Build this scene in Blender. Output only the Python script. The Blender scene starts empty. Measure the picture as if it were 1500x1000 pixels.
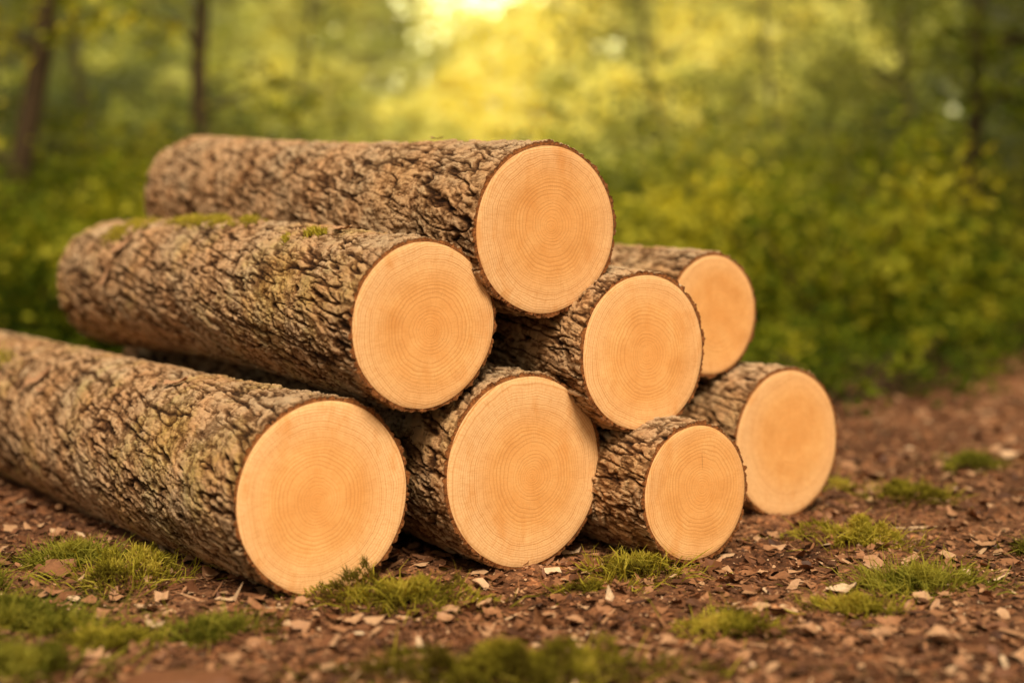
import bpy, math
import numpy as np
from mathutils import Matrix, Vector
scene = bpy.context.scene
COL = scene.collection

# ------------------------------------------------------------------ noise
def h3(ix, iy, iz, seed):
    n = (ix*73856093) ^ (iy*19349663) ^ (iz*83492791) ^ (seed*40503 + 977)
    n = n & 0xffffffff
    n = ((n ^ (n >> 13)) * 1274126177) & 0xffffffff
    n = ((n ^ (n >> 15)) * 2246822519) & 0xffffffff
    return ((n ^ (n >> 16)) & 0xffff) / 65535.0

def vn(x, y, z, seed=0):
    fx, fy, fz = np.floor(x), np.floor(y), np.floor(z)
    ix, iy, iz = fx.astype(np.int64), fy.astype(np.int64), fz.astype(np.int64)
    x, y, z = x-fx, y-fy, z-fz
    x = x*x*(3-2*x); y = y*y*(3-2*y); z = z*z*(3-2*z)
    r = 0
    for a in (0, 1):
        wx = x if a else 1-x
        for b in (0, 1):
            wy = y if b else 1-y
            for c in (0, 1):
                wz = z if c else 1-z
                r = r + wx*wy*wz*h3(ix+a, iy+b, iz+c, seed)
    return r*2-1

def fbm(x, y, z, f, octv=3, seed=0):
    r = 0; amp = 1; tot = 0
    for o in range(octv):
        r = r + amp*vn(x*f, y*f, z*f, seed+o*17); tot += amp
        amp *= .5; f *= 2.03
    return r/tot

def voro(u, v, nu, seed):
    iu = np.floor(u).astype(np.int64); iv = np.floor(v).astype(np.int64)
    F1 = np.full(u.shape, 9.); F2 = np.full(u.shape, 9.)
    idr = np.zeros(u.shape); off = np.zeros(u.shape); offu = np.zeros(u.shape)
    z0 = np.zeros_like(iu)
    for di in (-1, 0, 1):
        for dj in (-1, 0, 1):
            cu = (iu+di) % nu; cv = iv+dj
            px = iu+di+.05+.9*h3(cu, cv, z0, seed)
            py = cv+.05+.9*h3(cu, cv, z0+5, seed)
            du = u-px; dv = v-py
            d = np.sqrt(du*du+dv*dv)
            near = d < F1
            F2 = np.where(near, F1, np.minimum(F2, d))
            idr = np.where(near, h3(cu, cv, z0+9, seed), idr)
            off = np.where(near, dv, off); offu = np.where(near, du, offu)
            F1 = np.where(near, d, F1)
    return F1, F2, idr, off, offu

def sst(a, b, x):
    t = np.clip((x-a)/(b-a), 0, 1)
    return t*t*(3-2*t)

# ------------------------------------------------------------------ mesh helper
def mesh_from(name, V, F, mats, attrs=None, smooth=True):
    me = bpy.data.meshes.new(name)
    V = np.asarray(V, dtype=np.float32); F = np.asarray(F, dtype=np.int32)
    me.vertices.add(len(V)); me.vertices.foreach_set("co", V.ravel())
    k = F.shape[1]
    me.loops.add(F.size); me.loops.foreach_set("vertex_index", F.ravel())
    me.polygons.add(len(F))
    me.polygons.foreach_set("loop_start", np.arange(0, F.size, k, dtype=np.int32))
    for m in mats: me.materials.append(m)
    me.update(calc_edges=True)
    me.polygons.foreach_set("use_smooth", np.full(len(F), smooth, dtype=bool))
    if attrs:
        for n, a in attrs.items():
            at = me.attributes.new(n, 'FLOAT', 'POINT')
            at.data.foreach_set("value", np.asarray(a, dtype=np.float32))
    me.validate()
    return me

def obj(name, data=None, parent=None, loc=None, **props):
    o = bpy.data.objects.new(name, data)
    COL.objects.link(o)
    if parent: o.parent = parent
    if loc is not None: o.location = loc
    for k, v in props.items(): o[k] = v
    return o

# ------------------------------------------------------------------ material helpers
class NT:
    def __init__(s, name):
        s.m = bpy.data.materials.new(name); s.m.use_nodes = True
        s.t = s.m.node_tree; s.t.nodes.clear()
        s.out = s.t.nodes.new('ShaderNodeOutputMaterial')
    def n(s, typ, **kw):
        nd = s.t.nodes.new(typ)
        for k, v in kw.items(): setattr(nd, k, v)
        return nd
    def l(s, a, b): s.t.links.new(a, b)
    def math(s, op, a, b=None, clamp=False):
        nd = s.t.nodes.new('ShaderNodeMath'); nd.operation = op; nd.use_clamp = clamp
        for i, v in enumerate((a, b)):
            if v is None: continue
            if isinstance(v, (int, float)): nd.inputs[i].default_value = v
            else: s.l(v, nd.inputs[i])
        return nd.outputs[0]
    def ramp(s, fac, stops, interp='LINEAR'):
        nd = s.t.nodes.new('ShaderNodeValToRGB'); cr = nd.color_ramp; cr.interpolation = interp
        while len(cr.elements) < len(stops): cr.elements.new(.5)
        for e, (p, c) in zip(cr.elements, stops):
            e.position = p; e.color = (*c, 1) if len(c) == 3 else c
        s.l(fac, nd.inputs[0]); return nd.outputs[0]
    def mix(s, fac, a, b, typ='MIX'):
        nd = s.t.nodes.new('ShaderNodeMix'); nd.data_type = 'RGBA'; nd.blend_type = typ
        for sock, v in ((nd.inputs[0], fac), (nd.inputs[6], a), (nd.inputs[7], b)):
            if isinstance(v, (int, float)): sock.default_value = v
            elif isinstance(v, tuple): sock.default_value = (*v, 1)
            else: s.l(v, sock)
        return nd.outputs[2]
    def attr(s, name): return s.n('ShaderNodeAttribute', attribute_name=name).outputs['Fac']
    def noise(s, vec, scale, detail=4, rough=.6, out=0):
        nd = s.n('ShaderNodeTexNoise'); nd.inputs['Scale'].default_value = scale
        nd.inputs['Detail'].default_value = detail; nd.inputs['Roughness'].default_value = rough
        if vec is not None: s.l(vec, nd.inputs['Vector'])
        return nd.outputs[out]
    def scaled(s, vec, sc):
        m = s.n('ShaderNodeVectorMath', operation='MULTIPLY'); s.l(vec, m.inputs[0]); m.inputs[1].default_value = sc
        return m.outputs[0]
    def bump(s, h, strength, dist):
        b = s.n('ShaderNodeBump'); b.inputs['Strength'].default_value = strength
        b.inputs['Distance'].default_value = dist; s.l(h, b.inputs['Height']); return b.outputs[0]
    def principled(s, col, rough=.8, normal=None, spec=.3):
        p = s.n('ShaderNodeBsdfPrincipled')
        if isinstance(col, tuple): p.inputs['Base Color'].default_value = (*col, 1)
        else: s.l(col, p.inputs['Base Color'])
        if isinstance(rough, (int, float)): p.inputs['Roughness'].default_value = rough
        else: s.l(rough, p.inputs['Roughness'])
        p.inputs['Specular IOR Level'].default_value = spec
        if normal is not None: s.l(normal, p.inputs['Normal'])
        s.l(p.outputs[0], s.out.inputs[0]); return p

# bark
def make_bark():
    t = NT('bark_material')
    tc = t.n('ShaderNodeTexCoord').outputs['Object']
    st = t.scaled(tc, (1, 1, .25))
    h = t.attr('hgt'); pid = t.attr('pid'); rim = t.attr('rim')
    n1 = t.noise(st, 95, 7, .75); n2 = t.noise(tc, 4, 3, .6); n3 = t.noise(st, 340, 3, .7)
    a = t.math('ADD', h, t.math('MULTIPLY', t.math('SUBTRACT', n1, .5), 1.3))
    col = t.ramp(a, [(0.10, (.014, .006, .003)), (.32, (.055, .026, .011)), (.53, (.150, .083, .040)), (.76, (.30, .190, .103)), (1.0, (.64, .47, .30))])  # low end paints furrow shadow, high end crest highlight, into the bark colour
    col = t.mix(t.math('MULTIPLY', pid, .6), col, (.48, .33, .22), 'MULTIPLY')
    warm = t.ramp(n2, [(.36, (0, 0, 0)), (.62, (1, 1, 1))])
    col = t.mix(t.math('MULTIPLY', warm, .5), col, t.mix(1.0, col, (1.18, .80, .48), 'MULTIPLY'))
    grn = t.ramp(t.noise(tc, 3.2, 5, .7), [(.50, (0, 0, 0)), (.68, (1, 1, 1))])
    col = t.mix(t.math('MULTIPLY', t.math('MULTIPLY', grn, t.attr('mos')), .65), col, t.mix(1.0, col, (.82, .95, .40), 'MULTIPLY'))
    rimc = t.ramp(t.noise(tc, 130, 3, .6), [(.3, (.14, .040, .011)), (.7, (.46, .17, .05))])
    col = t.mix(rim, col, rimc)
    bm = t.bump(t.math('ADD', n1, t.math('MULTIPLY', n3, .6)), 1.0, .009)
    t.principled(col, .85, bm, .14)
    return t.m
BARK = make_bark()

def make_face(crack=0.0):
    t = NT('cut_wood_material')
    tc = t.n('ShaderNodeTexCoord').outputs['Object']
    oi = t.n('ShaderNodeObjectInfo').outputs['Random']
    off = t.n('ShaderNodeCombineXYZ')
    t.l(t.math('MULTIPLY', t.math('SUBTRACT', oi, .5), .05), off.inputs[0])
    t.l(t.math('MULTIPLY', t.math('SUBTRACT', t.math('FRACT', t.math('MULTIPLY', oi, 7.31)), .5), .05), off.inputs[1])
    t.l(t.math('MULTIPLY', oi, 40), off.inputs[2])
    va = t.n('ShaderNodeVectorMath', operation='ADD'); t.l(tc, va.inputs[0]); t.l(off.outputs[0], va.inputs[1])
    p = va.outputs[0]
    sp = t.n('ShaderNodeSeparateXYZ'); t.l(p, sp.inputs[0])
    r = t.math('SQRT', t.math('ADD', t.math('MULTIPLY', sp.outputs[0], sp.outputs[0]), t.math('MULTIPLY', sp.outputs[1], sp.outputs[1])))
    w = t.math('MULTIPLY', t.math('SUBTRACT', t.noise(p, 6, 3, .5), .5), .045)
    w2 = t.math('MULTIPLY', t.math('SUBTRACT', t.noise(p, 40, 2, .5), .5), .0035)
    rw = t.math('ADD', t.math('ADD', r, w), w2)
    k = t.math('ADD', t.math('MULTIPLY', rw, 112.0), t.math('MULTIPLY', t.math('SINE', t.math('MULTIPLY', rw, 31.0)), 1.1))
    fr = t.math('FRACT', k)
    ring = t.ramp(fr, [(0, (0, 0, 0)), (.55, (.25, .25, .25)), (.84, (1, 1, 1)), (1.0, (0, 0, 0))])
    cell = t.n('ShaderNodeTexNoise', noise_dimensions='1D'); cell.inputs['Scale'].default_value = 1.7
    t.l(k, cell.inputs['W'])
    amp = t.ramp(cell.outputs[0], [(.36, (.25, .25, .25)), (.60, (1, 1, 1))])
    ring = t.math('MULTIPLY', ring, amp)
    edge = t.ramp(r, [(.02, (.4, .4, .4)), (.09, (.7, .7, .7)), (.16, (1, 1, 1))])
    base = t.ramp(t.noise(p, 9, 5, .65), [(.28, (.66, .300, .088)), (.5, (.78, .392, .135)), (.72, (.86, .485, .19))])
    base = t.mix(t.ramp(r, [(.0, (.50, .50, .50)), (.07, (.22, .22, .22)), (.14, (0, 0, 0))]), base, (.70, .285, .065))
    base = t.mix(t.ramp(r, [(.14, (0, 0, 0)), (.23, (.7, .7, .7))]), base, (.86, .55, .285))
    stain = t.ramp(t.noise(t.scaled(p, (1, .45, 1)), 13, 4, .6), [(.54, (0, 0, 0)), (.72, (.65, .65, .65))])
    base = t.mix(stain, base, (.67, .28, .07))
    col = t.mix(t.math('MULTIPLY', t.math('MULTIPLY', ring, edge), .95), base, (.47, .19, .05))
    ang = t.math('ARCTAN2', sp.outputs[1], sp.outputs[0])
    cv = t.n('ShaderNodeCombineXYZ'); t.l(t.math('MULTIPLY', ang, 22), cv.inputs[0]); t.l(t.math('MULTIPLY', r, 14), cv.inputs[1]); t.l(oi, cv.inputs[2])
    ray = t.noise(cv.outputs[0], 3.0, 4, .65)
    col = t.mix(t.ramp(ray, [(.47, (0, 0, 0)), (.75, (.65, .65, .65))]), col, (.55, .24, .068))
    sw = t.noise(t.scaled(p, (.15, 1, 1)), 260, 3, .6)
    col = t.mix(t.math('MULTIPLY', t.ramp(sw, [(.5, (0, 0, 0)), (.75, (1, 1, 1))]), .28), col, (.49, .23, .065))
    fine = t.noise(p, 420, 2, .6)
    col = t.mix(t.math('MULTIPLY', t.ramp(fine, [(.5, (0, 0, 0)), (.8, (1, 1, 1))]), .25), col, (.43, .20, .06))
    if crack:
        sx = t.math('ADD', sp.outputs[0], t.math('MULTIPLY', t.math('SUBTRACT', t.noise(p, 35, 3, .6), .5), .010))
        cx = t.math('SUBTRACT', 1.0, t.math('DIVIDE', t.math('ABSOLUTE', sx), .003), True)
        cy = t.ramp(sp.outputs[1], [(.05, (0, 0, 0)), (.07, (1, 1, 1)), (.09, (.6, .6, .6)), (.12, (0, 0, 0))])
        col = t.mix(t.math('MULTIPLY', t.math('MULTIPLY', cx, cy), crack), col, (.25, .10, .03))
    hsv = t.n('ShaderNodeHueSaturation'); t.l(col, hsv.inputs['Color'])
    t.l(t.math('ADD', .96, t.math('MULTIPLY', oi, .10)), hsv.inputs['Value'])
    bm = t.bump(t.math('ADD', t.math('MULTIPLY', ring, -.5), t.math('ADD', t.math('MULTIPLY', fine, .35), t.math('MULTIPLY', sw, .4))), .4, .002)
    t.principled(hsv.outputs[0], .7, bm, .25)
    return t.m
FACE = make_face(); FACE_C = make_face(.7)

def leaf_mat(name, stops, trans=.45, rand=.25, tcol=(1.5, 1.35, .6)):
    t = NT(name)
    v = t.attr('v'); oi = t.n('ShaderNodeObjectInfo').outputs['Random']
    f = t.math('ADD', v, t.math('MULTIPLY', t.math('SUBTRACT', oi, .5), rand), True)
    col = t.ramp(f, stops)
    d = t.n('ShaderNodeBsdfDiffuse'); t.l(col, d.inputs[0])
    tr = t.n('ShaderNodeBsdfTranslucent')
    t.l(t.mix(1.0, col, tcol, 'MULTIPLY'), tr.inputs[0])
    mx = t.n('ShaderNodeMixShader'); mx.inputs[0].default_value = trans
    t.l(d.outputs[0], mx.inputs[1]); t.l(tr.outputs[0], mx.inputs[2]); t.l(mx.outputs[0], t.out.inputs[0])
    return t.m
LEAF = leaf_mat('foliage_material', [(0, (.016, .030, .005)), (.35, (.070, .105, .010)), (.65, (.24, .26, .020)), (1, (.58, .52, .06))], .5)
FARLEAF = leaf_mat('glow_tinted_foliage_material', [(0, (.018, .032, .005)), (.25, (.090, .120, .013)), (.50, (.38, .40, .040)), (1, (.90, .87, .22))], .35, 0)  # pale end carries the painted glow of the far wood
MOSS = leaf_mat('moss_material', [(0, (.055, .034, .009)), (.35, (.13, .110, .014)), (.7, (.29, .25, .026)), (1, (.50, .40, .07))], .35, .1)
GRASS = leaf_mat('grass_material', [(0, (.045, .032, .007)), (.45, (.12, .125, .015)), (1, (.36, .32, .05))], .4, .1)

def litter_mat():
    t = NT('leaf_litter_material')
    v = t.attr('v')
    tc = t.n('ShaderNodeTexCoord').outputs['Object']
    col = t.ramp(v, [(0, (.045, .016, .007)), (.32, (.16, .062, .025)), (.60, (.32, .150, .070)), (.85, (.48, .29, .160)), (1, (.62, .45, .29))])
    col = t.mix(.45, col, t.ramp(t.noise(tc, 90, 4, .7), [(.3, (.35, .3, .28)), (.7, (1, 1, 1))]), 'MULTIPLY')
    t.principled(col, .6, t.bump(t.noise(tc, 160, 3, .6), .4, .003), .28)
    return t.m
LITTER = litter_mat()

def trunk_mat():
    t = NT('tree_trunk_material')
    tc = t.n('ShaderNodeTexCoord').outputs['Object']
    n = t.noise(tc, 14, 5, .7)
    t.principled(t.ramp(n, [(.3, (.018, .011, .006)), (.7, (.070, .042, .020))]), .9, t.bump(n, .8, .03), .1)
    return t.m
TRUNK = trunk_mat()

def ground_mat():
    t = NT('forest_floor_material')
    tc = t.n('ShaderNodeTexCoord').outputs['Object']
    n1 = t.noise(tc, 3.0, 6, .65); n2 = t.noise(tc, 38, 6, .72); n3 = t.noise(tc, 160, 4, .7)
    a = t.math('ADD', t.math('MULTIPLY', n1, .45), t.math('MULTIPLY', n2, .55))
    col = t.ramp(a, [(.36, (.032, .012, .005)), (.46, (.120, .048, .020)), (.55, (.26, .115, .053)), (.67, (.44, .245, .13))])
    vo = t.n('ShaderNodeTexVoronoi'); vo.inputs['Scale'].default_value = 38; t.l(tc, vo.inputs['Vector'])
    sep = t.n('ShaderNodeSeparateColor'); t.l(vo.outputs['Color'], sep.inputs[0])
    fl = t.ramp(sep.outputs[0], [(.0, (.42, .35, .31)), (.6, (1, 1, 1)), (1, (1.9, 1.75, 1.55))])
    col = t.mix(.8, col, fl, 'MULTIPLY')
    col = t.mix(t.ramp(t.noise(tc, 1.3, 4, .6), [(.42, (0, 0, 0)), (.62, (.6, .6, .6))]), col, t.mix(1.0, col, (.45, .40, .36), 'MULTIPLY'))
    g = t.attr('grn')
    gn = t.ramp(t.math('ADD', g, t.math('MULTIPLY', t.math('SUBTRACT', t.noise(tc, 5, 5, .7), .5), .9)), [(.40, (0, 0, 0)), (.66, (1, 1, 1))])
    gc = t.ramp(n2, [(.3, (.03, .030, .006)), (.6, (.10, .095, .014)), (.8, (.18, .16, .025))])
    col = t.mix(gn, col, gc)
    h = t.math('ADD', n2, t.math('MULTIPLY', n3, .5))
    h = t.math('ADD', h, t.math('MULTIPLY', vo.outputs['Distance'], -.8))
    t.principled(col, .85, t.bump(h, .9, .014), .2)
    return t.m
GROUND = ground_mat()

# ------------------------------------------------------------------ ground
def gh(x, y):
    x = np.asarray(x, float); y = np.asarray(y, float); z = np.zeros_like(x)
    far = sst(8, 25, np.hypot(x, y))
    return (.014*fbm(x, y, z, 1.6, 3, 3) + .016*fbm(x, y, z, 9, 3, 11) + .009*fbm(x, y, z, 45, 2, 21)
            + far*.12*fbm(x, y, z, .2, 2, 31) - .008)
def axis(lo, dlo, dhi, hi, step, nfar):
    a = dlo - np.geomspace(step, dlo-lo+step, nfar)[::-1]
    b = dhi + np.geomspace(step, hi-dhi+step, nfar)
    return np.concatenate([a, np.arange(dlo, dhi, step), b])
gx = axis(-160, -3.2, 3.6, 160, .012, 60); gy = axis(-30, 2.6, 8.5, 260, .012, 60)
X, Y = np.meshgrid(gx, gy, indexing='ij')
Z = gh(X, Y)
nx, ny = X.shape
idx = np.arange(nx*ny).reshape(nx, ny)
F = np.stack([idx[:-1, :-1], idx[1:, :-1], idx[1:, 1:], idx[:-1, 1:]], -1).reshape(-1, 4)
def green_amount(x, y):
    z = np.zeros_like(x)
    g = sst(7.6, 11.8, y + 3.6*fbm(x, y, z, .55, 3, 8) + .35*np.clip(-x-.5, -1, 3) - 3.4*sst(2.3, 4.2, x))
    fg = np.exp(-(((x+1.35)/.5)**2+((y-3.70)/.35)**2))*.8
    fg2 = np.exp(-(((x+.1)/.35)**2+((y-3.10)/.14)**2))*.8
    return np.clip(np.maximum(g, np.maximum(fg, fg2)), 0, 1)
me = mesh_from('forest_floor', np.stack([X, Y, Z], -1).reshape(-1, 3), F, [GROUND], {'grn': green_amount(X, Y).ravel()})
obj('ground', me, kind='structure')

# ------------------------------------------------------------------ logs
BT = .0070
def build_log(front, back, r0, r1, seed, vis, label, mos=.3, knots=(), mat=None, nseg=500, depthk=1.0):
    front = Vector(front); back = Vector(back)
    L = (front-back).length
    zax = (front-back).normalized()
    xax = Vector((0, 0, 1)).cross(zax).normalized()
    yax = zax.cross(xax)
    M = Matrix(((xax.x, yax.x, zax.x, front.x), (xax.y, yax.y, zax.y, front.y), (xax.z, yax.z, zax.z, front.z), (0, 0, 0, 1)))
    fine = min(vis, L)
    s = np.arange(0, fine, .0037)
    if fine < L: s = np.concatenate([s, np.arange(fine, L, .014)])
    s = np.append(s, L)
    th = np.linspace(0, 2*math.pi, nseg, endpoint=False)
    S, T = np.meshgrid(s, th, indexing='ij')
    c, sn = np.cos(T), np.sin(T)
    R = r0+(r1-r0)*(S/L)
    def base(c, sn, S, R):
        return (R-BT)*(1+.026*fbm(c, sn, S, .9, 2, seed)+.022*fbm(c, sn, S*2, 2.2, 2, seed+4)*sst(0, .3, S))
    B = base(c, sn, S, R)
    rm = (r0+r1)/2
    Ts = T + .70*S
    px_, py_, pz_ = np.cos(Ts)*rm, np.sin(Ts)*rm, S
    w1 = fbm(px_, py_, pz_*.6, 14, 3, seed+30); w2 = fbm(px_, py_, pz_, 9, 3, seed+40)
    w3 = fbm(px_, py_, pz_, 2.6, 2, seed+45)
    w4 = fbm(px_, py_, pz_*.5, 70, 2, seed+47)
    wx, wy, wz = px_+.0040*w2+.0034*w4, py_+.0040*w1+.0034*w4, pz_+.022*w1
    a1 = vn(wx*38, wy*38, wz*5.2, seed+101)+.30*vn(wx*85, wy*85, wz*18, seed+102)
    a2 = vn(wx*56+9, wy*56, wz*7.6+40, seed+103)+.30*vn(wx*105, wy*105, wz*24, seed+104)
    a3 = vn(wx*24+3, wy*24, wz*28+11, seed+105)+.4*vn(wx*60, wy*60, wz*60, seed+106)
    f1 = sst(.0, .17, np.abs(a1)); f2 = sst(.0, .12, np.abs(a2)); f3_ = sst(.0, .12, np.abs(a3))
    ridge = (.12+.88*f1)*(.58+.42*f2)*(.66+.34*f3_)
    nu = max(12, int(round(2*math.pi*rm/.032)))
    u = Ts/(2*math.pi)*nu + w1*.9 + w3*1.3; v = S/.095 + w2*.9 + w3*.8
    F1, F2, idr, offv, offu = voro(np.mod(u, nu), v, nu, seed)
    shing = (.5-.95*offv-.25*offu)*(.4+idr)
    nu2 = int(nu*1.9)
    u2 = Ts/(2*math.pi)*nu2 + w1*1.5 + w3*2.0; v2 = S/.043 + w2*1.6
    G1, G2, id2, o2, o2u = voro(np.mod(u2, nu2), v2, nu2, seed+3)
    shing2 = (.5-.95*o2)*(.4+id2)
    q = (fbm(px_, py_, pz_*.24, 50, 3, seed+60)*.5+.5)*7
    fq = np.floor(q); ter = (fq + sst(.0, .18, q-fq))/7
    grain = fbm(px_, py_, pz_*.2, 120, 2, seed+66)
    big = fbm(px_, py_, pz_*.3, 10, 2, seed+80)
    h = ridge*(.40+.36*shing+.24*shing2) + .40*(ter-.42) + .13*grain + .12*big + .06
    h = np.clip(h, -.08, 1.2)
    disp = .0158*depthk*h
    for (ks, kt, kr, kh) in knots:
        dth = np.angle(np.exp(1j*(T-kt)))*rm
        dd = np.sqrt((S-ks)**2+dth**2)/kr
        disp = disp + kh*np.exp(-dd**2*1.5)*(1+.35*np.sin(dd*9))
    e0 = np.exp(-S/.010); e1 = np.exp(-(L-S)/.010)
    jag = fbm(c*r0, sn*r0, S*0, 75, 2, seed+71)
    disp = disp*(1-.15*e0)+(.0008+.004*jag)*e0
    zj = (.006*fbm(c*r0, sn*r0, S*0, 60, 2, seed+70))*(e0-e1) - .002*e0
    bx = .014*np.sin(S/L*math.pi*1.3+seed); by = .012*np.sin(S/L*math.pi*1.7+seed*2)
    bx = bx-.014*math.sin(seed); by = by-.012*math.sin(seed*2)
    Rr = B+np.maximum(disp, .0005)
    V = np.stack([Rr*c+bx, Rr*sn+by, -S+zj], -1)
    ns, nt = S.shape
    ii = np.arange(ns*nt).reshape(ns, nt); jj = np.roll(ii, -1, axis=1)
    Fc = np.stack([ii[:-1], ii[1:], jj[1:], jj[:-1]], -1).reshape(-1, 4)
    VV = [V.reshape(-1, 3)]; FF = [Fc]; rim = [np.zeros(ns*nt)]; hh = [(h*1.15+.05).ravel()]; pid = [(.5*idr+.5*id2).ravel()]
    n = ns*nt
    rings = []
    for row, sg in ((0, 1), (-1, -1)):
        outer = V[row].copy()
        inner = np.stack([B[row]*c[row]+bx[row], B[row]*sn[row]+by[row], -S[row]], -1)
        mid = (outer+inner)/2
        mid[:, 2] += -sg*.0015 + .003*vn(c[row]*40, sn[row]*40, c[row]*0, seed)
        VV += [outer, mid, inner]
        a = np.arange(nt)+n; b = a+nt; d = b+nt
        for p, q_ in ((a, b), (b, d)):
            qd = np.stack([p, np.roll(p, -1), np.roll(q_, -1), q_], -1)
            FF.append(qd if sg > 0 else qd[:, ::-1])
        rim.append(np.concatenate([np.full(nt, .45), np.full(nt, .85), np.ones(nt)])); hh.append(np.full(3*nt, .45)); pid.append(np.full(3*nt, .2))
        n += 3*nt
        rings.append((inner, sg, np.array([bx[row][0], by[row][0], -S[row][0]])))
    VV = np.concatenate(VV); FF = np.concatenate(FF)
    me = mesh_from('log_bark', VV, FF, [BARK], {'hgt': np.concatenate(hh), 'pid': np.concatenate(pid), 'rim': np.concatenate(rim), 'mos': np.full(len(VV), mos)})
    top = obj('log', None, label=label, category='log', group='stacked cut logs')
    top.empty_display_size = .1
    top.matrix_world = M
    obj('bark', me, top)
    for inner, sg, cen in rings:
        fr = np.linspace(0, 1, 26)[1:]
        P = cen[None, None] + fr[:, None, None]*(inner-cen)[None]
        P[..., 2] = cen[2] + sg*(.0012 + .0010*fbm(P[..., 0], P[..., 1], P[..., 2]*0, 14, 2, seed) - .0028*sst(.96, 1, fr)[:, None])
        nr = len(fr)
        i2 = np.arange(nr*nt).reshape(nr, nt); j2 = np.roll(i2, -1, axis=1)
        qf = np.stack([i2[:-1], i2[1:], j2[1:], j2[:-1]], -1).reshape(-1, 4)
        V2 = np.concatenate([P.reshape(-1, 3), [cen+np.array([0, 0, sg*.001])]])
        k = np.arange(0, nt, 2)
        cq = np.stack([np.full(len(k), nr*nt), i2[0][k], i2[0][k+1], i2[0][(k+2) % nt]], -1)
        qf = np.concatenate([qf, cq])
        if sg < 0: qf = qf[:, ::-1]
        obj('cut_face', mesh_from('cut_face', V2, qf, [mat or FACE]), top)
    def surf(sv, tv):
        cc, ss = np.cos(tv), np.sin(tv)
        RR = r0+(r1-r0)*(sv/L)
        b = base(cc, ss, sv, RR)+.008
        x = .014*np.sin(sv/L*math.pi*1.3+seed)-.014*math.sin(seed); y = .012*np.sin(sv/L*math.pi*1.7+seed*2)-.012*math.sin(seed*2)
        return np.stack([b*cc+x, b*ss+y, -sv], -1), np.stack([cc, ss, 0*cc], -1)
    return top, surf

def dirback(f, a, Lh, dz=0):
    a = math.radians(a)
    return (f[0]-math.sin(a)*Lh, f[1]+math.cos(a)*Lh, f[2]+dz)

f5 = (-.511, 3.886, .258)
log5, s5 = build_log(f5, dirback(f5, 37, 4.35, -.055), .270, .290, 5, 9, 'thick mossy-barked log lying on the dirt, pale sawn end', 1.0,
    knots=((2.05, 2.6, .05, .02), (1.2, 1.9, .03, .012)))
f2 = (-.246, 4.0, .722)
log2, s2 = build_log(f2, (-1.67, 6.0, .765), .242, .252, 12, 9, 'rough-barked log with moss patches resting on two lower logs', .8,
    knots=((1.95, 2.7, .055, .028), (1.75, 2.3, .03, .015)))
f1 = (.103, 4.2, .988)
log1, s1 = build_log(f1, (-1.39, 6.26, 1.125), .259, .262, 23, 9, 'log on the very top of the stack, plain round sawn end', .15)
f6 = (.042, 4.18, .280)
build_log(f6, dirback(f6, 35.5, 2.7), .285, .28, 31, 1.0, 'widest sawn log on the dirt, clear growth rings', .5)
f3 = (.405, 4.33, .614)
build_log(f3, dirback(f3, 35.5, 2.5, .03), .246, .24, 47, 1.0, 'medium log lying in the stack under the topmost log', .2)
f4 = (.700, 4.95, .690)
build_log(f4, dirback(f4, 37, 2.3, .02), .214, .21, 53, 1.0, 'small pale-ended log resting on the outer ground log', .3)
f7 = (.551, 4.25, .203)
build_log(f7, dirback(f7, 35, 2.4), .208, .205, 64, 1.0, 'smallest log on the dirt with a short check in its end', .3, mat=FACE_C)
f8 = (.956, 4.93, .247)
build_log(f8, dirback(f8, 35.5, 2.4), .257, .25, 71, 1.0, 'stout log on the dirt at the end of the stack', .3)

# ------------------------------------------------------------------ blades
def blades(P, N, ln, wd, bend, seed, vb=None):
    r = np.random.default_rng(seed); n = len(P)
    d = N + r.normal(0, .45, (n, 3)); d /= np.linalg.norm(d, axis=1)[:, None]
    side = np.cross(d, r.normal(size=(n, 3))); side /= np.linalg.norm(side, axis=1)[:, None]
    out = np.cross(side, d)
    ln = ln[:, None]; wd = wd[:, None]
    m = P + d*ln*.55 + out*ln*.08
    tp = P + d*ln*.9 + out*ln*bend - np.array([0, 0, 1])*ln*bend*.3
    V = np.stack([P-side*wd, P+side*wd, m-side*wd*.8, m+side*wd*.8, tp-side*wd*.12, tp+side*wd*.12], 1).reshape(-1, 3)
    b = np.arange(n)[:, None]*6
    F = np.concatenate([b+np.array([[0, 1, 3, 2]]), b+np.array([[2, 3, 5, 4]])])
    if vb is None: vb = np.full(n, .3)
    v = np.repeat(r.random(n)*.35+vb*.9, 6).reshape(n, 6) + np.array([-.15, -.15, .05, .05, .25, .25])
    return V, F, np.clip(v, 0, 1).ravel()

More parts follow.
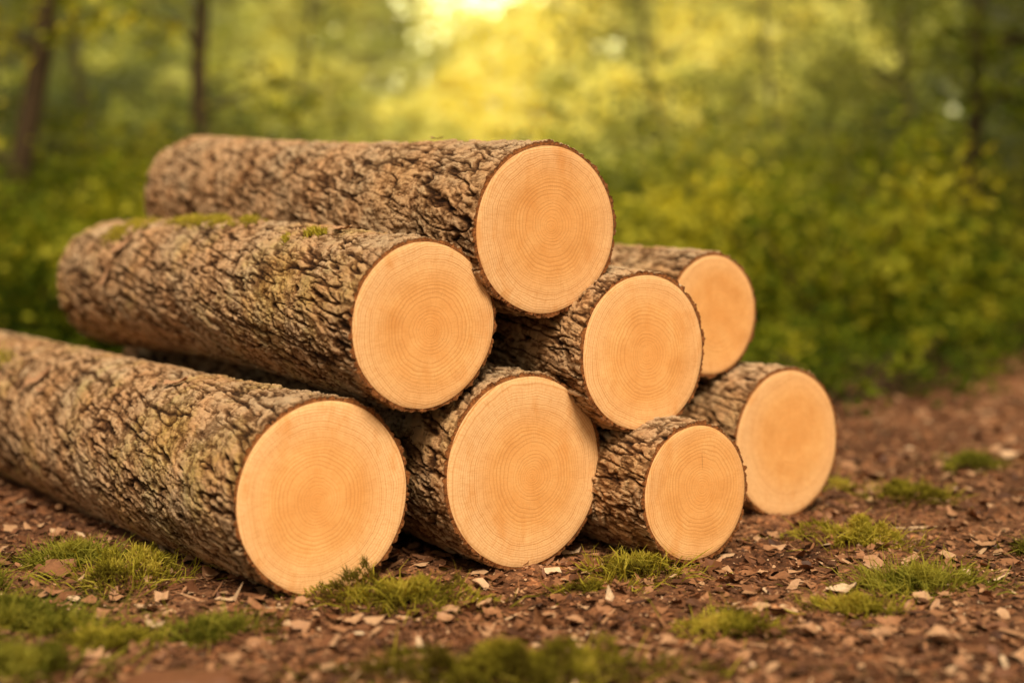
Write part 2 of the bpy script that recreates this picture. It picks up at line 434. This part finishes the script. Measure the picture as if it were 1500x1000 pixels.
def tuft(x, y, w, d, hgt, seed, long=0, grassy=False, label='', dens=1.0, fill=0.):
    r = np.random.default_rng(seed)
    n = int(6500*w*d/.09*dens) + 250
    a = r.random(n)*2*math.pi; rr = np.abs(r.normal(0, .70, n)); rr = np.where(rr > 2.1, r.random(n), rr)
    irr = 1+.35*np.sin(a*2+seed*3)+.2*np.sin(a*5+seed*2)+.15*np.sin(a*9+seed)
    lx = np.cos(a)*rr*w/2*irr; ly = np.sin(a)*rr*d/2*irr
    cn = fbm(lx+x, ly+y, lx*0, 20, 3, seed)
    keep = cn > -.06-fill+.36*(rr-.5)
    lx, ly, rr, cn = lx[keep], ly[keep], rr[keep], cn[keep]
    n = len(lx)
    prof = .85*hgt*np.clip(1-rr**2, 0, 1)*(0.75+1.1*cn)
    z = gh(lx+x, ly+y) - gh(x, y) + prof
    P = np.stack([lx, ly, z-.004], -1)
    N = np.stack([lx*2.2/w, ly*2.2/d, np.full(n, .9)], -1)
    vb = np.clip(.36+.9*fbm(lx+x, ly+y, lx*0, 12, 2, seed+3)-.15*rr, 0, 1)
    V, F, v = blades(P, N, r.uniform(.012, .045, n)*(1.5 if grassy else 1)*(1-.35*np.clip(rr, 0, 1)), r.uniform(.0009, .0020, n), .3, seed, vb)
    sets = [(V, F, v)]
    if long:
        k = int(long*2)
        lx = r.normal(0, w*.26, k); ly = r.normal(0, d*.26, k)
        P = np.stack([lx, ly, gh(lx+x, ly+y)-gh(x, y)], -1)
        N = np.stack([lx*2/w, ly*2/d, np.full(k, 1.)], -1)
        sets.append(blades(P, N, r.uniform(.04, .12, k), r.uniform(.0012, .0024, k), .5, seed+1, np.full(k, .5)))
    off = 0; VV = []; FF = []; vv = []
    for V, F, v in sets:
        VV.append(V); FF.append(F+off); vv.append(v); off += len(V)
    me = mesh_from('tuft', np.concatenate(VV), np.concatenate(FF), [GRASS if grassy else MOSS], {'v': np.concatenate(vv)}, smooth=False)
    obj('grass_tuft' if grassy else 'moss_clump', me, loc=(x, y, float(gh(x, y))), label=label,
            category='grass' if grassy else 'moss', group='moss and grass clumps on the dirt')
T = [
 (-1.08, 4.02, .34, .26, .100, 110, False, 'dense mossy clump beside the thick bottom log'),
 (-1.30, 4.22, .24, .14, .040, 300, True, 'long-bladed grass tuft against the log bark'),
 (-.31, 3.80, .44, .24, .085, 100, False, 'rounded moss clump in front of the log end'),
 (.345, 4.10, .30, .19, .050, 130, False, 'moss clump with fine blades between log ends'),
 (.235, 3.93, .24, .12, .018, 10, False, 'thin moss patch on bare dirt'),
 (1.10, 4.50, .36, .30, .055, 70, False, 'mossy clump on leaf-strewn dirt'),
 (1.47, 5.25, .36, .30, .050, 60, False, 'moss clump at the edge of the path'),
 (1.13, 3.95, .34, .22, .015, 240, True, 'loose grass tuft among dry leaves'),
 (.90, 3.70, .28, .18, .030, 30, False, 'low moss cushion on dirt'),
 (.54, 3.53, .34, .20, .035, 20, False, 'brownish moss cushion on dirt'),
 (.00, 3.15, .68, .26, .085, 60, False, 'broad moss cushion on the forest floor'),
 (-1.28, 3.58, .55, .34, .045, 170, True, 'wide grassy patch on the forest floor'),
 (-.74, 3.50, .34, .18, .015, 70, True, 'short grass patch on dirt'),
 (-1.56, 3.95, .40, .26, .040, 150, True, 'grass patch beside the fallen logs'),
 (-1.12, 3.20, .45, .2, .04, 60, True, 'moss patch over reddish soil'),
 (-.95, 3.40, .36, .18, .03, 30, False, 'low moss patch over reddish soil'),
 (1.18, 5.45, .24, .22, .032, 20, False, 'small moss clump behind the log stack'),
 (1.62, 4.35, .20, .14, .015, 40, True, 'sparse grass sprout in the dirt'),
 (1.9, 5.9, .3, .25, .03, 50, True, 'grass tuft by the dirt clearing'),
]
for i, (x, y, w, d, hg, lg, gr, lb) in enumerate(T):
    tuft(x, y, w, d, hg, 100+i*7, lg, gr, lb, .7 if gr else .9, .35 if 'broad' in lb or 'rounded' in lb else 0.)

def log_moss(top, surf, patches, seed):
    r = np.random.default_rng(seed); PP = []; NN = []
    for (s, t, ws, wt, n) in patches:
        sv = s+r.normal(0, ws, n); tv = t+r.normal(0, wt, n)
        nz = fbm(sv, tv*.3, sv*0, 22, 3, seed)
        k = nz > .0
        P, N = surf(sv[k], tv[k]); PP.append(P + N*.010*np.clip(nz[k], 0, 1)[:, None]*2); NN.append(N)
    P = np.concatenate(PP); N = np.concatenate(NN); n = len(P)
    V, F, v = blades(P, N, r.uniform(.008, .024, n), r.uniform(.0010, .0022, n), .3, seed, np.full(n, .62))
    obj('moss', mesh_from('bark_moss', V, F, [MOSS], {'v': v}, smooth=False), top, kind='stuff')
log_moss(log2, s2, [(1.46, 1.74, .13, .13, 3800), (1.18, 1.68, .07, .10, 1100), (2.0, 2.05, .06, .18, 2000), (.55, 1.9, .035, .06, 800), (.62, 2.1, .02, .05, 400)], 5)
log_moss(log5, s5, [(2.4, 2.2, .10, .10, 600)], 6)

def bark_flake(top, surf, s, t, ln, yaw, seed):
    r = np.random.default_rng(seed)
    P, N = surf(np.array([s]), np.array([t]))
    n, m = 9, 4; V = []
    for i in range(n):
        for j in range(m):
            a = i/(n-1)-.5; b = j/(m-1)-.5
            w = .32*(1-1.5*a*a)*(1+.3*r.uniform(-1, 1))
            V.append((a*ln, b*ln*w, ln*(.35*a*a+.25*b*b+.03*r.uniform(-1, 1))+.006))
    ii = np.arange(n*m).reshape(n, m)
    F = np.stack([ii[:-1, :-1], ii[1:, :-1], ii[1:, 1:], ii[:-1, 1:]], -1).reshape(-1, 4)
    o = obj('bark_flake', mesh_from('bark_flake', V, F, [LITTER], {'v': np.full(n*m, .72)}), top)
    nz = Vector(N[0]); xx = Vector((0, 0, 1)); yy = nz.cross(xx)
    R = Matrix((xx, yy, nz)).transposed() @ Matrix.Rotation(yaw, 3, 'Z')
    o.matrix_local = Matrix.Translation(Vector(P[0])+nz*.006) @ R.to_4x4()
for lg, sf, s, t, ln, yw in ((log5, s5, .75, 1.95, .09, .6), (log5, s5, .86, 2.05, .055, -.5), (log5, s5, 1.75, 2.35, .13, .9), (log5, s5, 1.83, 2.45, .08, 2.0), (log5, s5, 1.66, 2.5, .07, .2),
        (log2, s2, .42, 1.75, .08, .3), (log2, s2, 1.83, 2.5, .12, .8), (log2, s2, 1.95, 2.75, .09, -.6), (log2, s2, 1.88, 2.95, .11, 1.2), (log1, s1, .6, 1.6, .05, .4)):
    bark_flake(lg, sf, s, t, ln, yw, int(s*100))

# ------------------------------------------------------------------ litter
def litter(n, seed, smin, smax, yfun, name, curl=.35, pw=2.6, amin=.3, label='dry brown leaves and bark flakes covering the dirt', vb=0.):
    r = np.random.default_rng(seed)
    y = yfun(r, n); x = r.uniform(-.62, .62, n)*y
    k = (green_amount(x, y) < .75) | (r.random(n) < .25)
    k &= fbm(x, y, x*0, 2.5, 3, 5) > -.42 + .35*(r.random(n)-.5)
    x, y = x[k], y[k]; n = len(x)
    m = 7
    sz = smin+(smax-smin)*r.random(n)**pw
    asp = r.uniform(amin, min(.9, amin*3), n)
    a = (np.arange(m)/m*2*math.pi)[None]+r.uniform(-.3, .3, (n, m))
    rad = r.uniform(.5, 1.2, (n, m))
    lx = np.cos(a)*rad*sz[:, None]; ly = np.sin(a)*rad*(sz*asp)[:, None]
    lz = curl*sz[:, None]*((lx/sz[:, None])**2*r.uniform(-.6, 1, (n, 1)) + r.uniform(-.25, .25, (n, m)))
    P = np.concatenate([np.stack([lx, ly, lz], -1), np.zeros((n, 1, 3))], 1)
    yaw = r.uniform(0, 2*math.pi, n); tl = r.normal(0, .28, n); tl2 = r.normal(0, .28 if amin > .1 else .08, n)
    cx, sx = np.cos(tl)[:, None], np.sin(tl)[:, None]
    Y1 = P[..., 1]*cx-P[..., 2]*sx; Z1 = P[..., 1]*sx+P[..., 2]*cx
    cx, sx = np.cos(tl2)[:, None], np.sin(tl2)[:, None]
    X1 = P[..., 0]*cx+Z1*sx; Z1 = -P[..., 0]*sx+Z1*cx
    cx, sx = np.cos(yaw)[:, None], np.sin(yaw)[:, None]
    X2 = X1*cx-Y1*sx+x[:, None]; Y2 = X1*sx+Y1*cx+y[:, None]
    Z2 = Z1+(gh(x, y)+.004+np.minimum(sz*.18, .006))[:, None]
    V = np.stack([X2, Y2, Z2], -1).reshape(-1, 3)
    b = np.arange(n)[:, None, None]*(m+1)
    i = np.arange(m); tri = np.stack([np.full(m, m), i, (i+1) % m], -1)[None]
    F = (b+tri).reshape(-1, 3)
    v = np.repeat(np.clip(r.beta(1.2, 1.8, n)+vb, 0, 1), m+1)
    return obj(name, mesh_from(name, V, F, [LITTER], {'v': v}, smooth=False), kind='stuff', label=label)
litter(34000, 3, .005, .034, lambda r, n: 2.9+7.5*r.random(n)**1.4, 'leaf_litter', .5, 2.6)
litter(48000, 4, .0025, .010, lambda r, n: 2.9+3.8*r.random(n)**1.1, 'bark_flakes', .6)
litter(6500, 8, .015, .050, lambda r, n: 5.0+9.5*r.random(n), 'fallen_leaves', .6, 1.5)
litter(650, 12, .020, .050, lambda r, n: 3.2+3.5*r.random(n), 'pale_leaves', .8, 1.8, .35, 'larger curled leaves and flakes on the dirt', .10)
litter(2400, 13, .03, .10, lambda r, n: 3.0+5.5*r.random(n), 'twigs', .05, 1.5, .045, 'thin broken twigs scattered on the dirt', .0)

def dry_leaf(x, y, sz, yaw, v0, seed):
    r = np.random.default_rng(seed)
    n = 11; m = 5
    tt = np.linspace(0, 1, n); prof = np.sin(tt**.8*math.pi)**.8*.36+.01
    prof *= 1+.25*r.uniform(-1, 1, n)
    V = []
    for i in range(n):
        for j in range(m):
            q = (j/(m-1)-.5)*2
            V.append(((tt[i]-.5)*sz, q*prof[i]*sz, sz*(.10*abs(q)+.14*(tt[i]-.5)**2*4+.05*r.uniform(-1, 1))+.012))
    ii = np.arange(n*m).reshape(n, m)
    F = np.stack([ii[:-1, :-1], ii[1:, :-1], ii[1:, 1:], ii[:-1, 1:]], -1).reshape(-1, 4)
    o = obj('dry_leaf', mesh_from('dry_leaf', V, F, [LITTER], {'v': np.full(n*m, v0)}), loc=(x, y, float(gh(x, y))),
            label='curled dry brown leaf lying on the dirt', category='leaf', group='fallen dry leaves')
    o.rotation_euler = (r.normal(0, .15), r.normal(0, .15), yaw)
for i, (x, y, sz, v0) in enumerate([(.905, 3.886, .085, 1.0), (1.022, 3.37, .10, .78), (-.081, 3.733, .075, .85), (2.164, 6.09, .16, .9), (-.40, 3.62, .06, .8),
        (1.14, 4.385, .07, .8), (-1.321, 4.10, .13, .45), (-.165, 3.62, .06, .7), (.717, 3.472, .07, .7), (1.47, 4.43, .08, .7), (.156, 3.62, .06, .7), (-.96, 3.733, .06, .9),
        (.371, 3.36, .06, .75), (.94, 3.56, .07, .6), (.726, 4.084, .05, .8)]):
    dry_leaf(x, y, sz, i*1.7, v0, 60+i)

def stone(x, y, sx, sy, sz, seed, label, v=.45):
    import bmesh
    bm = bmesh.new(); bmesh.ops.create_icosphere(bm, subdivisions=4, radius=1)
    P = np.array([q.co[:] for q in bm.verts])
    k = 1+.30*fbm(P[:, 0], P[:, 1], P[:, 2], 1.3, 3, seed)+.10*fbm(P[:, 0], P[:, 1], P[:, 2], 5, 3, seed)
    P = P*k[:, None]*np.array([sx, sy, sz])
    F = np.array([[q.index for q in f.verts] for f in bm.faces]); bm.free()
    obj('stone', mesh_from('stone', P, F, [LITTER], {'v': np.full(len(P), v)}), loc=(x, y, float(gh(x, y))+sz*.2), label=label, category='stone')
stone(-.70, 3.02, .13, .07, .045, 3, 'rounded reddish-brown stone half sunk in soil', .3)
stone(-.62, 3.42, .03, .022, .014, 5, 'small brown pebble on the dirt', .65)
stone(-.90, 3.72, .022, .016, .012, 8, 'small tan pebble on the dirt', .8)
stone(-.16, 3.72, .025, .02, .012, 9, 'small tan pebble near moss', .75)

# ------------------------------------------------------------------ foliage
def leaf_quads(C, size, seed, up=.5, v=None, asp=.5, face=None):
    r = np.random.default_rng(seed); n = len(C)
    N = r.normal(size=(n, 3)); N[:, 2] = np.abs(N[:, 2])+up
    if face is not None: N += np.array(face)
    N /= np.linalg.norm(N, axis=1)[:, None]
    a = np.cross(N, r.normal(size=(n, 3))); a /= np.linalg.norm(a, axis=1)[:, None]
    b = np.cross(N, a)
    s = (size*r.uniform(.6, 1.3, n))[:, None]
    V = np.stack([C-a*s*.5, C+b*s*asp*.5-a*s*.05+N*s*.08, C+a*s*.5, C-b*s*asp*.5-a*s*.05+N*s*.08], 1).reshape(-1, 3)
    F = np.arange(n*4).reshape(n, 4)
    if v is None: v = r.random(n)
    return V, F, np.repeat(v, 4)

def tube(pts, rad, k=10):
    V = []; n = len(pts)
    for i, p in enumerate(pts):
        d = (Vector(pts[min(i+1, n-1)])-Vector(pts[max(i-1, 0)])).normalized()
        a = d.cross(Vector((.3, 1, .1))).normalized(); b = d.cross(a)
        for j in range(k):
            t = 2*math.pi*j/k; rr = rad[i]*(1+.08*math.sin(j*2.3+i))
            V.append(tuple(Vector(p)+a*math.cos(t)*rr+b*math.sin(t)*rr))
    ii = np.arange(n*k).reshape(n, k); jj = np.roll(ii, -1, axis=1)
    return np.array(V), np.stack([ii[:-1], ii[1:], jj[1:], jj[:-1]], -1).reshape(-1, 4)

def tree(x, y, r0, lean, H, seed, crown0=2.2, nleaf=5000, spread=1.8, vmul=1., label='', leaf=.11):
    r = np.random.default_rng(seed)
    e = obj('tree', None, loc=(x, y, float(gh(x, y))), label=label, category='tree', group='trees of the forest edge')
    n = 12; pts = []; rad = []
    for i in range(n):
        t = i/(n-1)
        pts.append((lean*t*H+.16*math.sin(t*5+seed), .1*math.sin(t*4+seed*2), t*H-.05))
        rad.append(r0*(1-.75*t)+(.4*r0 if i == 0 else 0))
    VV, FF = tube(pts, rad); VV = [VV]; FF = [FF]; off = len(VV[0]); cl = []
    for b in range(14):
        t = r.uniform(crown0/H, .97); p = np.array(pts[min(int(t*(n-1)), n-1)], float)
        az = r.uniform(0, 2*math.pi); ln = spread*r.uniform(.6, 1.1)*(1.15-.5*t)
        q = [tuple(p+np.array([math.cos(az), math.sin(az), .35])*ln*s+np.array([0, 0, -.25*ln*s*s])+r.normal(0, .04, 3)*(s > 0)) for s in np.linspace(0, 1, 6)]
        V, F = tube(q, [r0*.32*(1-.85*s) for s in np.linspace(0, 1, 6)], 6)
        VV.append(V); FF.append(F+off); off += len(V)
        for s in (2, 3, 4, 5): cl.append(q[s])
    obj('trunk', mesh_from('trunk', np.concatenate(VV), np.concatenate(FF), [TRUNK]), e)
    cl = np.array(cl)
    cv = r.random(len(cl))
    ci = r.integers(0, len(cl), nleaf); c = cl[ci]
    C = c+r.normal(0, 1, (nleaf, 3))*np.array([.32, .32, .20])*spread/1.8
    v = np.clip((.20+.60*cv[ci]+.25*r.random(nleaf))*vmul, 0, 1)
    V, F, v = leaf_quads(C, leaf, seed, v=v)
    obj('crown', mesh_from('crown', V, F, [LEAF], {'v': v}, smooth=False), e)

def PX(px, d): return (px-750)/2083*d
trees = [
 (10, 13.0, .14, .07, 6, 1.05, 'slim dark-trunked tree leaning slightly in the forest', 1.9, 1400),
 (280, 13.6, .11, .085, 6, 1.25, 'slim leaning tree with leaves tinted a sunlit yellow-green', 2.0, 1300),
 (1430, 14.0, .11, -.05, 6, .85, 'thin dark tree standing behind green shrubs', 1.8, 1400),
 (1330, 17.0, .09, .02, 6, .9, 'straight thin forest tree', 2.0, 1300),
 (1530, 13.2, .12, -.01, 6, .65, 'tree at the edge of the clearing, shade tinted into its leaves', 1.5, 1700),
 (140, 17.5, .09, -.03, 6, 1.1, 'forest tree with leafy crown', 2.0, 1300),
 (-70, 14.0, .12, .02, 6, .7, 'thick forest tree, shade tinted into its leaves', 1.5, 1700),
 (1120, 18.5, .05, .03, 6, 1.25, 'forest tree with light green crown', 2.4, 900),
 (430, 18.0, .05, .03, 6, 1.4, 'young tree with leaves tinted a sunlit yellow', 2.6, 700),
 (960, 18.0, .05, -.02, 6, 1.4, 'young tree with leaves tinted a sunlit yellow', 2.8, 600),
 (1620, 14.0, .12, .0, 6, .55, 'thick forest tree, shade tinted into its leaves', 1.5, 1700),
]
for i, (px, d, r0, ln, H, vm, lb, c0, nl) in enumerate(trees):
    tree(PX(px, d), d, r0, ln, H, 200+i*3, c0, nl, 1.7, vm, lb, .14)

def shrub_mesh(seed, n, H, R, leaf, vm):
    r = np.random.default_rng(seed)
    k = 26
    a = r.uniform(0, 2*math.pi, k); q = np.sqrt(r.random(k))*R
    hz = H*(.25+.75*r.random(k))*(1-.45*(q/R)**2)
    cl = np.stack([np.cos(a)*q, np.sin(a)*q, hz], -1); cv = r.random(k)**1.5
    ci = r.integers(0, k, n)
    C = cl[ci]+r.normal(0, 1, (n, 3))*np.array([.15, .15, .10])*H
    lowk = r.random(n) < .3
    C[lowk, 2] *= r.random(lowk.sum())
    C[:, 2] = np.clip(C[:, 2], .02, None)
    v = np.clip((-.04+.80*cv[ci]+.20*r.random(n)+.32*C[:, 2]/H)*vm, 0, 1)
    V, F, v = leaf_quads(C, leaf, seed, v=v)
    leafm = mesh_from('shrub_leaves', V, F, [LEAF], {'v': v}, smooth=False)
    VV = []; FF = []; off = 0
    for c in cl[:16]:
        V, F = tube([(0, 0, -.03), tuple(c*np.array([.4, .4, .5])), tuple(c)], [.014, .010, .004], 5)
        VV.append(V); FF.append(F+off); off += len(V)
    return leafm, mesh_from('shrub_stems', np.concatenate(VV), np.concatenate(FF), [TRUNK])
variants = [shrub_mesh(1, 2300, 1.35, 1.05, .10, .95), shrub_mesh(2, 1800, .95, .9, .08, .95), shrub_mesh(3, 2400, 2.2, 1.15, .12, 1.0), shrub_mesh(4, 700, .38, .75, .06, .75)]
lbls = ['leafy green shrub at the clearing edge', 'low yellow-green shrub at the clearing edge', 'tall dark green shrub under the trees', 'low fern-like green plant at the clearing edge']
r = np.random.default_rng(99)
sh = [(1165, 9.3, 3), (1290, 8.9, 3), (1230, 9.9, 3), (1110, 10.3, 3), (1340, 9.9, 3), (1190, 10.6, 3), (1310, 11.2, 3), (1390, 11.6, 3), (1250, 12.2, 1), (1460, 12.8, 3), (1400, 13.0, 0),
      (1130, 8.6, 3), (1215, 8.0, 3), (1420, 10.4, 3), (1480, 11.6, 3), (1200, 11.6, 0), (1050, 11.0, 3), (1310, 12.6, 0)]
for px in range(900, 1200, 90): sh.append((px+r.uniform(-25, 25), r.uniform(12.2, 13.4), int(r.integers(0, 2))))
for px in range(930, 1680, 90): sh.append((px+r.uniform(-30, 30), r.uniform(13.4, 15), int(r.integers(0, 3))))
for px in range(980, 1680, 75): sh.append((px+r.uniform(-30, 30), r.uniform(14.8, 17.0), 2))
for px in range(-120, 330, 85): sh.append((px+r.uniform(-20, 20), r.uniform(11, 12.5), int(r.integers(0, 2))))
for px in range(-120, 400, 100): sh.append((px+r.uniform(-20, 20), r.uniform(14, 16.5), 2))
for px in range(380, 960, 90): sh.append((px+r.uniform(-20, 20), r.uniform(15, 18), int(r.integers(0, 2))))
for i, (px, d, k) in enumerate(sh):
    x = PX(px, d)
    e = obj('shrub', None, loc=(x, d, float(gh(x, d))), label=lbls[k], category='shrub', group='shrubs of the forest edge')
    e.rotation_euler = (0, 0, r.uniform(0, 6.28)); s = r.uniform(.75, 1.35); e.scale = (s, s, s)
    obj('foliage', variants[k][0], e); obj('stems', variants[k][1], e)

n = 30000
y = 6.8+12*r.random(n)**1.2; x = r.uniform(-.5, .5, n)*y
g = green_amount(x, y); k = (g > .15+.8*r.random(n)) & (fbm(x, y, x*0, 1.4, 2, 3) > -.3)
x, y = x[k], y[k]; n = len(x)
z = gh(x, y)+r.random(n)**1.6*.24*(.6+.8*np.clip(fbm(x, y, x*0, 1.1, 2, 9)+.3, 0, 1))*sst(6.5, 10, y)+.01
v = np.clip(.18+.30*r.random(n)+.6*fbm(x, y, x*0, .9, 2, 12), 0, 1)
V, F, v = leaf_quads(np.stack([x, y, z], -1), .07, 9, v=v)
obj('undergrowth', mesh_from('undergrowth', V, F, [LEAF], {'v': v}, smooth=False), kind='stuff', label='low green plants covering the forest floor')

# distant wood: a rising, sun-facing edge of foliage beyond the clearing
n = 190000
y = r.uniform(19, 34, n); ang = r.uniform(-.55, .55, n); x = ang*y
top_ = .6+(y-19)*.74
z = top_ - np.abs(r.normal(0, .8, n)) + 1.4*fbm(x, y, y*0, .55, 3, 50)
k0 = z > 0; x, y, z, ang = x[k0], y[k0], z[k0], ang[k0]; n = len(x)
el = (z-1)/y
rg = np.sqrt(((ang+.032)/.085)**2+((el-.185)/.075)**2)
keepp = 1-.97*np.exp(-rg**2*1.2)
clump = fbm(x, y, z, 1.6, 3, 41)
k = (r.random(n) < keepp) & (clump > -.75+.70*np.exp(-rg**2*.8))
x, y, z, ang, el, rg = x[k], y[k], z[k], ang[k], el[k], rg[k]; n = len(x)
painted_glow = np.exp(-((ang+.01)/.25)**2)  # paints hazy sun glow into leaf colour: yellow at centre, darker at sides
v = np.clip(.12+.12*r.random(n)+.66*painted_glow*(.70+.30*sst(0, .12, el))+.50*fbm(x, y, z, .45, 2, 77)+.45*fbm(x, y, z, 1.5, 2, 78), 0, 1)
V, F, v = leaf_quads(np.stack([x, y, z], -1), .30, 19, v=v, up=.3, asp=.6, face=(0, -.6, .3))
obj('distant_wood', mesh_from('distant_wood', V, F, [FARLEAF], {'v': v}, smooth=False), kind='stuff', label='far-off leafy wood with sun glow painted into its leaf colour')

# humid forest haze: a real scattering volume filling the wood
t = NT('haze_material')
vs = t.n('ShaderNodeVolumeScatter'); vs.inputs['Color'].default_value = (1, .93, .42, 1); vs.inputs['Density'].default_value = .026; vs.inputs['Anisotropy'].default_value = .30
t.l(vs.outputs[0], t.out.inputs['Volume'])
bx0, bx1, by0, by1, bz0, bz1 = -30, 30, 12.2, 36, -1, 13
Vb = [(x_, y_, z_) for x_ in (bx0, bx1) for y_ in (by0, by1) for z_ in (bz0, bz1)]
Fb = [(0, 1, 3, 2), (4, 6, 7, 5), (0, 4, 5, 1), (2, 3, 7, 6), (0, 2, 6, 4), (1, 5, 7, 3)]
obj('haze', mesh_from('haze', Vb, Fb, [t.m], smooth=False), kind='structure')

# ------------------------------------------------------------------ light
tosun = Vector((.09, -.59, .80)).normalized()
sun = bpy.data.lights.new('sun', 'SUN'); sun.energy = 5.0; sun.angle = math.radians(20); sun.color = (1, .88, .68)
so = bpy.data.objects.new('sun', sun); COL.objects.link(so)
so.rotation_euler = tosun.to_track_quat('Z', 'Y').to_euler(); so.location = (0, -5, 8)
w = bpy.data.worlds.new('World'); scene.world = w; w.use_nodes = True
nt = w.node_tree; nt.nodes.clear()
out = nt.nodes.new('ShaderNodeOutputWorld'); bg = nt.nodes.new('ShaderNodeBackground')
sky = nt.nodes.new('ShaderNodeTexSky'); sky.sky_type = 'NISHITA'; sky.sun_disc = False
sky.sun_elevation = math.asin(tosun.z); sky.sun_rotation = math.atan2(tosun.x, tosun.y); sky.dust_density = 4
tint = nt.nodes.new('ShaderNodeMix'); tint.data_type = 'RGBA'; tint.blend_type = 'MULTIPLY'; tint.inputs[0].default_value = 1
tint.inputs[7].default_value = (1.0, .84, .54, 1); nt.links.new(sky.outputs[0], tint.inputs[6])
tc = nt.nodes.new('ShaderNodeTexCoord')
dt = nt.nodes.new('ShaderNodeVectorMath'); dt.operation = 'DOT_PRODUCT'
gd = Vector((-.032, 1, .17)).normalized(); dt.inputs[1].default_value = gd
nt.links.new(tc.outputs['Generated'], dt.inputs[0])
def M(op, a, b):
    m = nt.nodes.new('ShaderNodeMath'); m.operation = op
    for i, v in enumerate((a, b)):
        if isinstance(v, (int, float)): m.inputs[i].default_value = v
        else: nt.links.new(v, m.inputs[i])
    return m.outputs[0]
dc = M('MAXIMUM', dt.outputs['Value'], 0.0)
g1 = M('MULTIPLY', M('POWER', dc, 900.0), 22.0)
g2 = M('MULTIPLY', M('POWER', dc, 60.0), 16.0)
g3 = M('MULTIPLY', M('POWER', dc, 8.0), 22.0)  # broad lobe added to back-light the leaves, haze and log tops
gs = M('ADD', M('ADD', g1, g2), g3)
gc = nt.nodes.new('ShaderNodeMix'); gc.data_type = 'RGBA'; gc.blend_type = 'MULTIPLY'; gc.inputs[0].default_value = 1
gc.inputs[6].default_value = (1.0, .85, .22, 1)
nt.links.new(gs, gc.inputs[7])
ad = nt.nodes.new('ShaderNodeMix'); ad.data_type = 'RGBA'; ad.blend_type = 'ADD'; ad.inputs[0].default_value = 1
nt.links.new(tint.outputs[2], ad.inputs[6]); nt.links.new(gc.outputs[2], ad.inputs[7])
nt.links.new(ad.outputs[2], bg.inputs[0]); bg.inputs[1].default_value = .12
nt.links.new(bg.outputs[0], out.inputs[0])

# ------------------------------------------------------------------ camera
cam = bpy.data.cameras.new('camera'); co = bpy.data.objects.new('camera', cam); COL.objects.link(co)
co.location = (0, 0, 1); co.rotation_euler = (math.radians(90), 0, 0)
cam.lens = 50; cam.sensor_width = 36; cam.shift_y = -170/1500; cam.clip_end = 600; cam.clip_start = .05
cam.dof.use_dof = True; cam.dof.focus_distance = 4.15; cam.dof.aperture_fstop = .72
scene.camera = co
scene.view_settings.view_transform = 'Standard'; scene.view_settings.look = 'None'; scene.view_settings.exposure = 0
